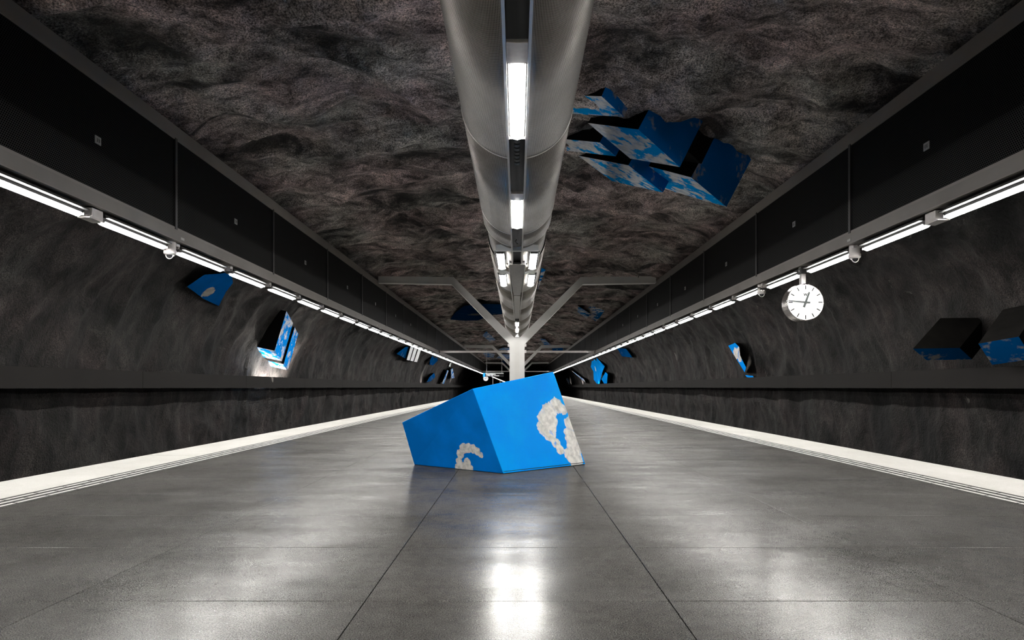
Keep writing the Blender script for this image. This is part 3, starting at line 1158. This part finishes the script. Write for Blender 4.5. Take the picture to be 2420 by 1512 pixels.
def facet(parent, pts, depths, thick, mats, name='sky_face'):
    """outline at its own depths, pushed back into the rock by thick metres along the hall"""
    b = Vector(parent.location)
    n = len(pts)
    fr = [P(p[0], p[1], d) for p, d in zip(pts, depths)]
    bk = [P(p[0], p[1], d + thick) for p, d in zip(pts, depths)]
    mb = MB()
    mb.add([p - b for p in fr + bk], [tuple(range(n)), tuple(range(2 * n - 1, n - 1, -1))])
    mb.add([p - b for p in fr + bk], [(i, (i + 1) % n, (i + 1) % n + n, i + n) for i in range(n)], len(mats) - 1)
    me = mb.mesh(name, mats)
    fixn(me)
    return obj(name, me, parent)


def on_wall(pts, x, tilt=0.0):
    """depths of an outline in a plane along the hall: x metres out at eye height, leaning in by tilt per metre of height"""
    return [F * x / (abs(p[0] - VX) + tilt * (VY - p[1])) for p in pts]


def on_ceiling(pts, h):
    return [F * h / (VY - p[1]) for p in pts]


def plane_depth(pts, a, gx, gy):
    cx, cy = sum(p[0] for p in pts) / len(pts), sum(p[1] for p in pts) / len(pts)
    return [a + (p[0] - cx) * gx + (p[1] - cy) * gy for p in pts]



def single(name, label, O, e1, e2, e3, depth, sign, ext, fm, mats, ys=None, group='sky-painted boxes set in the rock', cat='sculpture', parent=None):
    o, e = tri_box(O, e1, e2, e3, depth, sign, ext, ys)
    own = parent is None
    if own:
        parent = empty(name, o[:], label, cat, group)
    box_mesh('sky_box', o, e, Vector(parent.location), mats, fm, parent)
    return parent, o, e


blk = M['blackpaint']
# left wall: upright stack lit from below
mA = [sky_mat(None, 2.0, 0.5, (0.003, 0.23, 0.7)), blk]
pA, oA, eA = single('sky_box_stack', 'upright sky-painted box split by a black gap, lit from below on the left wall', (649, 828.5), (677, 735), (666, 853.5), (618, 822), 22.6, 1,
                    (1, 1, 2.2), (0, 1, 0, 1), mA)
oB = oA + eA[1] * 1.28 + eA[0] * 0.0
box_mesh('sky_box', oB, [eA[0] * 0.98, eA[1] * 0.62, eA[2] * 0.9], Vector(pA.location), mA, (0, 1, 0, 1), pA)
box_mesh('black_core', oA + eA[1] * 0.9 + eA[2] * 0.06, [eA[0], eA[1] * 0.5, eA[2] * 0.9], Vector(pA.location), [blk], (0, 0, 0, 0), pA)
# left wall: dark blue facet under the lights
k = 1
dp = 17.7
dB = on_wall([(492, 690)], 10.75, 1.2)[0]
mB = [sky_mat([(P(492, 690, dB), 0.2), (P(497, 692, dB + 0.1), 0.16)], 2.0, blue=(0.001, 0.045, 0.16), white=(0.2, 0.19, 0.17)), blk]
pts = [(442, 677), (461, 664), (483, 649), (527, 646), (545, 640), (551, 668), (534, 690), (517, 723), (481, 706)]
e = empty('sky_facet', P(495, 685, dp)[:], 'dark blue sky-painted facet with one small cloud under the left strip lights', 'sculpture', 'sky-painted boxes set in the rock')


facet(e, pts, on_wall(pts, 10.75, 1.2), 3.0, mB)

# right wall: two big dark boxes near the picture edge
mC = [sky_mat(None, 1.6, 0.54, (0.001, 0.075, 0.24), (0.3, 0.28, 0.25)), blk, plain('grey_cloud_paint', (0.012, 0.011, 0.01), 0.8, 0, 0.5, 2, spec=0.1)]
pC, oC, eC = single('sky_box', 'left of two dark boxes with blue undersides at the right picture edge', (2297, 849), (2190, 851), (2268, 822), (2352, 778), 12.6, 1, (1, 1, 1), (0, 1, 1, 2), mC,
                    ys=[-0.15, -0.35, 0.7])
pD, oD, eD = single('sky_box', 'right of two dark boxes with blue undersides, cut by the right picture edge', (2345, 862), (2440, 848), (2312, 812), (2400, 780), 11.4, 1, (1, 1, 1), (0, 1, 1, 2), mC,
                    ys=[-0.5, -0.25, 0.7])

# right wall: bright blue strip
dp = 26.5
dp = F * 8.4 / 523
mD = [sky_mat([(P(1743, 838, dp), 0.3), (P(1736, 836, dp + 0.4), 0.25)], 2.0, blue=(0.003, 0.24, 0.75)), blk]
e = empty('sky_facet', P(1745, 850, dp)[:], 'narrow bright blue strip with one cloud on the right wall below the clock', 'sculpture', 'sky-painted boxes set in the rock')
pts = [(1721, 817), (1737, 810), (1747, 820), (1749, 840), (1763, 868), (1760, 880)]
facet(e, pts, on_wall(pts, 8.62, 0.15), 3.0, mD)
pts = [(1761, 886), (1779, 888), (1782, 893), (1765, 891)]
facet(e, pts, on_wall(pts, 8.55, 0.1), 2.0, mD)

# ceiling boxes farther along the hall
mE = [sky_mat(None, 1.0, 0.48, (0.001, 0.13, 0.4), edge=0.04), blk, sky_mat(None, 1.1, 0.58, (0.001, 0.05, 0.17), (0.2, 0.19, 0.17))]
pE, oE, eE = single('sky_box_pair', 'sky-painted ceiling box with black side right of the right column arm', (1421, 745), (1371, 714), (1410, 760), (1436, 718), 35.5, -1, (1, 1, 1), (0, 1, 2, 1), mE,
                    ys=[-1.2, 0.9, 0.7])
box_mesh('sky_box', oE - eE[1] * 0.0 + eE[1] * 1.0, [eE[0] * 1.0, eE[1] * -1.9, eE[2] * 0.9], Vector(pE.location), mE, (0, 1, 2, 1), pE)
pts = [(1366, 723), (1396, 742), (1386, 753), (1365, 737)]
facet(pE, pts, on_ceiling(pts, 3.85), 3.0, [mE[0], blk])
e = empty('sky_facet', P(1280, 660, 25.0)[:], 'blue sliver of a painted box peeping out right of the duct', 'sculpture', 'sky-painted boxes set in the rock')
pts = [(1280, 633), (1290, 637), (1277, 668), (1270, 686)]
facet(e, pts, on_ceiling(pts, 3.9), 4.0, [mE[0], blk])
dp = 36.5
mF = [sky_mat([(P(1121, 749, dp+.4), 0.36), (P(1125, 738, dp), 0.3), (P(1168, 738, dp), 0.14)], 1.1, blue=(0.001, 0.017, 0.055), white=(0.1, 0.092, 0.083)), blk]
e = empty('sky_facet', P(1120, 738, dp)[:], 'dim dark blue ceiling facet with grey cloud left of the duct', 'sculpture', 'sky-painted boxes set in the rock')
pts = [(1064, 755), (1076, 738), (1098, 722), (1140, 718), (1185, 719), (1187, 742), (1160, 744), (1130, 757), (1100, 758)]
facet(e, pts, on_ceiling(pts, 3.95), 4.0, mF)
for name, lab, pts, dp, th, m_ in (
        ('sky_facet', 'small blue painted box left of the column fork', [(1140, 793), (1149, 782), (1172, 803), (1157, 807)], 53, (0, 1.5, 1.6), mE[0]),
        ('sky_facet', 'small blue painted box with black side right of the column fork', [(1276, 800), (1288, 801), (1302, 815), (1286, 815)], 59, (0.7, 1.0, 1.8), mE[0]),
        ('sky_facet', 'dark blue painted box between the right tie beam and the mesh box', [(1304, 823), (1330, 822), (1330, 829), (1306, 829)], 72, (0, 1.5, 1.6), mE[2]),
        ('sky_facet', 'blue and white painted box high behind the column, above the tie beam', [(1177, 826), (1190, 821), (1207, 822), (1207, 828)], 71, (0, 1.5, 2.2), mE[0]),
        ('sky_facet', 'blue painted box with pale edge left behind the left column arm', [(1141, 834), (1152, 833), (1170, 836), (1166, 845), (1148, 844)], 83, (0, 1.5, 2.2), mE[0]),
        ('sky_facet', 'white and blue painted box just below the tie beam beside the column', [(1173, 846), (1182, 836), (1205, 838), (1206, 848)], 87, (0, 1.5, 2.4), mE[0]),
        ('sky_facet', 'small dark blue painted box lowest behind the left column arm', [(1184, 853), (1192, 852), (1202, 866), (1196, 868)], 108, (0, 1.5, 2.6), mE[2])):
    d_ = on_ceiling(pts, 3.9)
    th = 3.5
    e = empty(name, P(sum(p[0] for p in pts) / len(pts), sum(p[1] for p in pts) / len(pts), dp)[:], lab, 'sculpture', 'sky-painted boxes set in the rock')
    facet(e, pts, d_, th, [m_, blk])

# left wall, far
pale = [plain('pale_slat_paint', (0.8, 0.8, 0.8), 0.5, 0, 0.15, 2), blk, sky_mat(None, 1.2, 0.55, (0.003, 0.26, 0.75))]
e = empty('slat_box', P(965, 838, 50)[:], 'dark box with three pale slanted slats under the left lights', 'sculpture', 'sky-painted boxes set in the rock')
for i in range(3):
    x = 961 + 8.8 * i
    pts = [(x, 850.5 + 2 * i), (x + 7, 851.5 + 2 * i), (x + 16.5, 820 + 3.4 * i), (x + 10, 817 + 3.4 * i)]
    fo = facet(e, pts, on_wall(pts, 8.42, 0.3), 3.0, [pale[0], blk], 'slat')
pts = [(937, 836), (958, 820), (966, 820), (960, 848)]
facet(e, pts, on_wall(pts, 8.6, 0.3), 3.0, [mE[2], blk], 'dark_side')
for lab, pts, dp, m_ in (
        ('upper dark blue painted box above a lit rock foot on the left wall', [(1016, 852), (1021, 842), (1033, 845), (1035, 852), (1023, 863), (1015, 861)], 65, mE[2]),
        ('lower dark blue painted box beside a lit rock foot on the left wall', [(1009, 902), (1014, 892), (1026, 881), (1029, 890), (1018, 901)], 68, mE[2]),
        ('thin pale slanted strip with blue foot on the left wall', [(1045, 906), (1049, 907), (1060, 876), (1057, 874)], 82, mE[0]),
        ('short pale strip just under the left lights', [(1061, 865), (1064, 866.5), (1067, 857), (1064, 855)], 81, pale[0]),
        ('narrow blue strip beside the thin pale strip on the left wall', [(1065, 873), (1070, 870), (1074, 893), (1067, 894)], 90, mE[0])):
    e = empty('sky_facet', P(sum(p[0] for p in pts) / len(pts), sum(p[1] for p in pts) / len(pts), dp)[:], lab, 'sculpture', 'sky-painted boxes set in the rock')
    facet(e, pts, on_wall(pts, 8.6, 0.3), 5.0, [m_, blk])
# right wall, far
e = empty('sky_box_pair', P(1412, 880, 72)[:], 'tall blue painted shard with clouds and a smaller shard on the right wall', 'sculpture', 'sky-painted boxes set in the rock')
dq = 71
mG = [sky_mat([(P(1404, 872, dq), 0.32), (P(1417, 864, dq), 0.24), (P(1417, 886, dq), 0.26), (P(1426, 893, dq), 0.3)], 0.9, blue=(0.003, 0.23, 0.72)), blk]
pts = [(1408, 843), (1429, 865), (1422, 884), (1417, 907), (1411, 907), (1403, 897), (1402, 877), (1396, 867), (1399, 850)]
facet(e, pts, on_wall(pts, 8.7, 0.25), 6.0, mG)
pts = [(1431, 879), (1436, 884), (1434, 911), (1431, 911), (1421, 896)]
facet(e, pts, on_wall(pts, 8.6, 0.25), 6.0, mG)
for lab, pts, dp, m_ in (
        ('thin curved blue edge of a black box above a lit rock foot, right wall', [(1352, 876), (1362, 886), (1376, 897), (1384, 904), (1380, 896), (1366, 886)], 95, mE[0]),
        ('blue painted strip nearest the blue block on the right wall', [(1337, 895), (1341, 893), (1346, 900), (1345, 910), (1341, 903)], 115, mE[0]),
        ('shadowy dark blue hump under the right lights', [(1458, 822), (1480, 824), (1495, 845), (1470, 842)], 51, mE[2])):
    e = empty('sky_facet', P(sum(p[0] for p in pts) / len(pts), sum(p[1] for p in pts) / len(pts), dp)[:], lab, 'sculpture', 'sky-painted boxes set in the rock')
    facet(e, pts, on_wall(pts, 8.6, 0.3), 6.0, [m_, blk])


# ------------------------------------------------------------------ uplights standing behind the band
def uplight(x, y, power, tx, tz, size=1.25, dy=0.0):
    ld = bpy.data.lights.new('uplight', 'SPOT')
    ld.energy = power
    ld.spot_size = size
    ld.spot_blend = 0.7
    ld.shadow_soft_size = 0.05
    ld.color = (1, 0.93, 0.85)
    o = bpy.data.objects.new('uplight', ld)
    C.objects.link(o)
    o.location = (x, y, 1.1)
    d = Vector((tx, y + dy, tz)) - o.location
    o.rotation_euler = d.to_track_quat('-Z', 'Y').to_euler()


uplight(-8.62, 24.0, 420, -9.2, 2.1, 2.7, 0.0)
uplight(-8.62, 25.4, 420, -9.2, 2.1, 2.7, 0.0)
uplight(-8.3, 23.3, 40, -8.5, 2.4, 1.2, -0.3)
uplight(-8.6, 25.9, 420, -8.5, 3.6, 0.55, 0.9)
uplight(-8.6, 63, 380, -9.0, 2.4)
uplight(-8.6, 80, 240, -9.0, 2.2)
uplight(-8.6, 90, 450, -9.0, 2.4)
uplight(8.6, 26.0, 110, 9.0, 2.6, 1.3, 0.8)
uplight(8.6, 71, 420, 9.0, 2.4)
uplight(8.6, 92, 600, 9.0, 2.4)
uplight(8.6, 112, 420, 9.0, 2.4)


# ------------------------------------------------------------------ clock under the right lights
def text_mesh(s, size, mat, bold=0.0, align='CENTER'):
    cu = bpy.data.curves.new('lettering', 'FONT')
    cu.body = s
    cu.size = size
    cu.align_x = align
    cu.align_y = 'CENTER'
    cu.extrude = 0.002
    cu.offset = bold
    t = bpy.data.objects.new('lettering', cu)
    C.objects.link(t)
    dg_ = bpy.context.evaluated_depsgraph_get()
    me = bpy.data.meshes.new_from_object(t.evaluated_get(dg_))
    bpy.data.objects.remove(t)
    me.materials.clear()
    me.materials.append(mat)
    return me


def clock(loc, r, th, label, pole=None, cat='clock'):
    e = empty('station_clock', loc, label, cat)
    mb = MB()
    mb.cyl((0, 0.012, 0), (0, 1, 0), r, th - 0.024, 64)
    mb.build('clock_case', M['clockrim'], e, False)
    for s, y in ((-1, 0.0), (1, th)):
        mb = MB()
        n = 64
        ring = []
        for rr, yy in ((r, 0.012), (r * 1.012, 0.0), (r * 0.965, -0.006), (r * 0.955, 0.004)):
            ring.append([(rr * math.cos(2 * math.pi * i / n), y + (yy if s < 0 else -yy), rr * math.sin(2 * math.pi * i / n)) for i in range(n)])
        vs = [p for g_ in ring for p in g_]
        fs = [(a * n + i, a * n + (i + 1) % n, (a + 1) * n + (i + 1) % n, (a + 1) * n + i) for a in range(3) for i in range(n)]
        mb.add(vs, fs)
        me = mb.mesh('rim', M['clockrim'], True)
        fixn(me)
        obj('rim', me, e)
        mb = MB()
        mb.cyl((0, y + (0.0 if s < 0 else -0.004), 0), (0, 1, 0), r * 0.956, 0.006, 64)
        face = mb.build('dial', M['clockface'], e)
        yf = y - 0.004 if s < 0 else y + 0.003
        mb = MB()
        md = MB()
        for k_ in range(60):
            a = math.radians(6 * k_)
            u = Vector((math.sin(a), 0, math.cos(a)))
            t = Vector((math.cos(a), 0, -math.sin(a)))
            if k_ % 5 == 0:
                ra, rb, hw = r * 0.70, r * 0.915, r * 0.026
                tgt = mb
            else:
                ra, rb, hw = r * 0.89, r * 0.91, r * 0.009
                tgt = md
            q_ = [u * ra - t * hw, u * ra + t * hw, u * rb + t * hw, u * rb - t * hw]
            tgt.add([(p.x, yf, p.z) for p in q_] + [(p.x, yf + 0.004, p.z) for p in q_],
                    [(0, 1, 2, 3), (7, 6, 5, 4), (0, 4, 5, 1), (1, 5, 6, 2), (2, 6, 7, 3), (3, 7, 4, 0)])
        mb.build('hour_marks', M['clockmark'], face)
        md.build('minute_dots', M['clockmark'], face)
        for ang, ra, rb, wa, wb, yo, nm in ((20, -0.29, 0.58, 0.062, 0.045, 0.004, 'hour_hand'), (275.4, -0.24, 0.93, 0.046, 0.02, 0.009, 'minute_hand')):
            a = math.radians(ang if s < 0 else -ang)
            u = Vector((math.sin(a), 0, math.cos(a)))
            t = Vector((math.cos(a), 0, -math.sin(a)))
            q_ = [u * ra * r - t * wa * r, u * ra * r + t * wa * r, u * rb * r + t * wb * r, u * rb * r - t * wb * r]
            yh = yf - yo if s < 0 else yf + yo
            mh = MB()
            mh.add([(p.x, yh - 0.002, p.z) for p in q_] + [(p.x, yh + 0.002, p.z) for p in q_],
                   [(0, 1, 2, 3), (7, 6, 5, 4), (0, 4, 5, 1), (1, 5, 6, 2), (2, 6, 7, 3), (3, 7, 4, 0)])
            mh.build(nm, M['hand'], face)
        if s < 0 and r > 0.3:
            tm = text_mesh('W', r * 0.2, M['clockmark'], 0.003)
            wo = obj('maker_mark', tm, face, (0, yf, r * 0.40))
            wo.rotation_euler = (math.pi / 2, 0, 0)
    return e


ck = clock((4.955, 11.63, 2.461), 0.317, 0.235, 'round white station clock hanging under the right strip lights')
mb = MB()
mb.box(-0.045, 0.03, 0.06, 0.15, 0.31, 0.72)
mb.build('hanger_post', M['bracket'], ck)
mb = MB()
mb.box(-0.06, 0.06, 0.03, 0.18, 0.5, 0.6)
mb.build('hanger_clamp', M['divider'], ck)

# ------------------------------------------------------------------ dome cameras and junction boxes beside the lights


def dome(s, y, label):
    e = empty('dome_camera', (s * XL, y, 2.92), label, 'camera', 'dome cameras beside the strip lights')
    mb = MB()
    mb.cyl((0, 0, 0.03), (0, 0, 1), 0.075, 0.13, 28)
    mb.build('camera_body', M['camwhite'], e, False)
    mb = MB()
    mb.cyl((0, 0, -0.035), (0, 0, 1), 0.062, 0.02, 28, 0, 0.085)
    mb.cyl((0, 0, -0.015), (0, 0, 1), 0.085, 0.045, 28)
    mb.build('camera_ring', M['camwhite'], e)
    mb = MB()
    n, vs, fs = 20, [], []
    for a in range(6):
        t = math.radians(90 * a / 5.0)
        for i in range(n):
            vs.append((0.05 * math.cos(t) * math.cos(2 * math.pi * i / n), 0.05 * math.cos(t) * math.sin(2 * math.pi * i / n), -0.035 - 0.05 * math.sin(t)))
    for a in range(5):
        for i in range(n):
            fs.append((a * n + i, a * n + (i + 1) % n, (a + 1) * n + (i + 1) % n, (a + 1) * n + i))
    mb.add(vs, fs)
    mb.build('dome', M['glass_dark'], e, True)
    mb = MB()
    pts = [(0.052 * math.cos(t), -0.02, -0.035 - 0.055 * math.sin(t)) for t in [math.pi * i / 12 for i in range(13)]]
    mb.tube(pts, 0.006)
    mb.build('dome_guard', M['camwhite'], e)
    return e


dome(-1, 9.66, 'white dome camera between the left strip lights')
dome(1, 9.93, 'larger white dome camera on the right, nearest the picture edge')
dome(1, 13.72, 'smaller white dome camera left of the clock')
for s, y, lab in ((-1, 7.87, 'grey junction box between the two nearest left strip lights'), (1, 7.99, 'grey junction box between the two nearest right strip lights')):
    e = empty('junction_box', (s * XL, y, 2.95), lab, 'junction box', 'junction boxes beside the strip lights')
    mb = MB()
    mb.chamfer(-0.075, 0.075, -0.1, 0.1, 0.0, 0.115, 0.006)
    mb.build('box_body', M['bracket'], e)
    mb = MB()
    mb.box(-0.07, 0.07, -0.14, 0.14, -0.01, 0.0)
    mb.build('box_lid', M['camwhite'], e)

# ------------------------------------------------------------------ sensor and cable at the right column arm
e = empty('ceiling_sensor', P(1511, 600, 21.5)[:], 'small pale sensor on the ceiling with a black cable above the right column arm', 'sensor')
b = Vector(e.location)
mb = MB()
mb.cyl((0, 0, -0.02), (0, 0, 1), 0.03, 0.03, 20, 0, 0.075)
mb.build('sensor_cap', M['camwhite'], e)
mb = MB()
mb.cyl((0, 0, 0.01), (0, 0, 1), 0.075, 0.5, 20)
mb.build('sensor_body', M['housing'], e)
mb = MB()
mb.tube([P(1516, 590, 21.5) - b, P(1519, 600, 21.6) - b, P(1518, 622, 22.2) - b, P(1514, 638, 22.9) - b, P(1510, 650, 23.55) - b, P(1508, 656, 23.55) - b], 0.012)
mb.build('sensor_cable', M['black'], e)

# ------------------------------------------------------------------ hanging sign and small clock far along the platform
ds = 74.0
k = ds / F
sg = empty('hanging_sign', P(1165, 886, ds)[:], 'hanging black platform sign with white lettering and a blue end, far left', 'sign')
b = Vector(sg.location)


def srect(mb, x0, x1, y0, y1, d0, d1):
    a, c = P(x0, y1, ds), P(x1, y0, ds)
    mb.box(a.x - b.x, c.x - b.x, d0, d1, a.z - b.z, c.z - b.z)


mb = MB()
srect(mb, 1146.5, 1190, 882, 890, 0, 0.25)
mb.build('sign_panel', M['signblack'], sg)
mb = MB()
srect(mb, 1141.5, 1146.6, 881.2, 890.3, -0.005, 0.25)
mb.build('sign_blue_end', M['signblue'], sg)
mb = MB()
srect(mb, 1146.6, 1190, 881.1, 882, -0.01, 0.26)
mb.build('sign_light_edge', M['signwhite'], sg)
for s_, px, py, size, bold in (('Kungsträdgården', 1148.6, 884.4, 3.3, 0.006), ('via Fridhemsplan  T-Centralen', 1148.6, 887.6, 2.55, 0.003)):
    me = text_mesh(s_, size * k, M['signwhite'], bold, 'LEFT')
    to = obj('sign_lettering', me, sg, P(px, py, ds) - b - Vector((0, 0.006, 0)))
    to.rotation_euler = (math.pi / 2, 0, 0)
for px in (1150, 1186):
    mb = MB()
    a = P(px, 881, ds) - b
    mb.cyl((a.x, 0.12, a.z), (0, 0, 1), 0.02, 2.6, 10)
    mb.build('hanger_rod', M['bracket'], sg)
p = P(1148, 894, ds + 0.05)
clock((p.x, p.y, p.z), 0.29, 0.2, 'small round clock under the far hanging sign')

# lit handrail of a stairwell beyond the sign
a, c = P(1163, 890, 82), P(1202, 906, 76)
e = empty('stair_handrail', (c.x, c.y, 0), 'bright slanted stair handrail between the far sign and the column', 'handrail')
b = Vector(e.location)
mb = MB()
mb.tube([a - b, c - b], 0.05, 10)
mb.build('lit_rail', emit('lit_handrail', (1, 0.97, 0.92), 1.0), e)
mb = MB()
for t in (0.05, 0.5, 0.95):
    q_ = lerp(a, c, t) - b
    mb.cyl((q_.x, q_.y, 0), (0, 0, 1), 0.03, q_.z, 10)
mb.build('rail_post', M['bracket'], e)
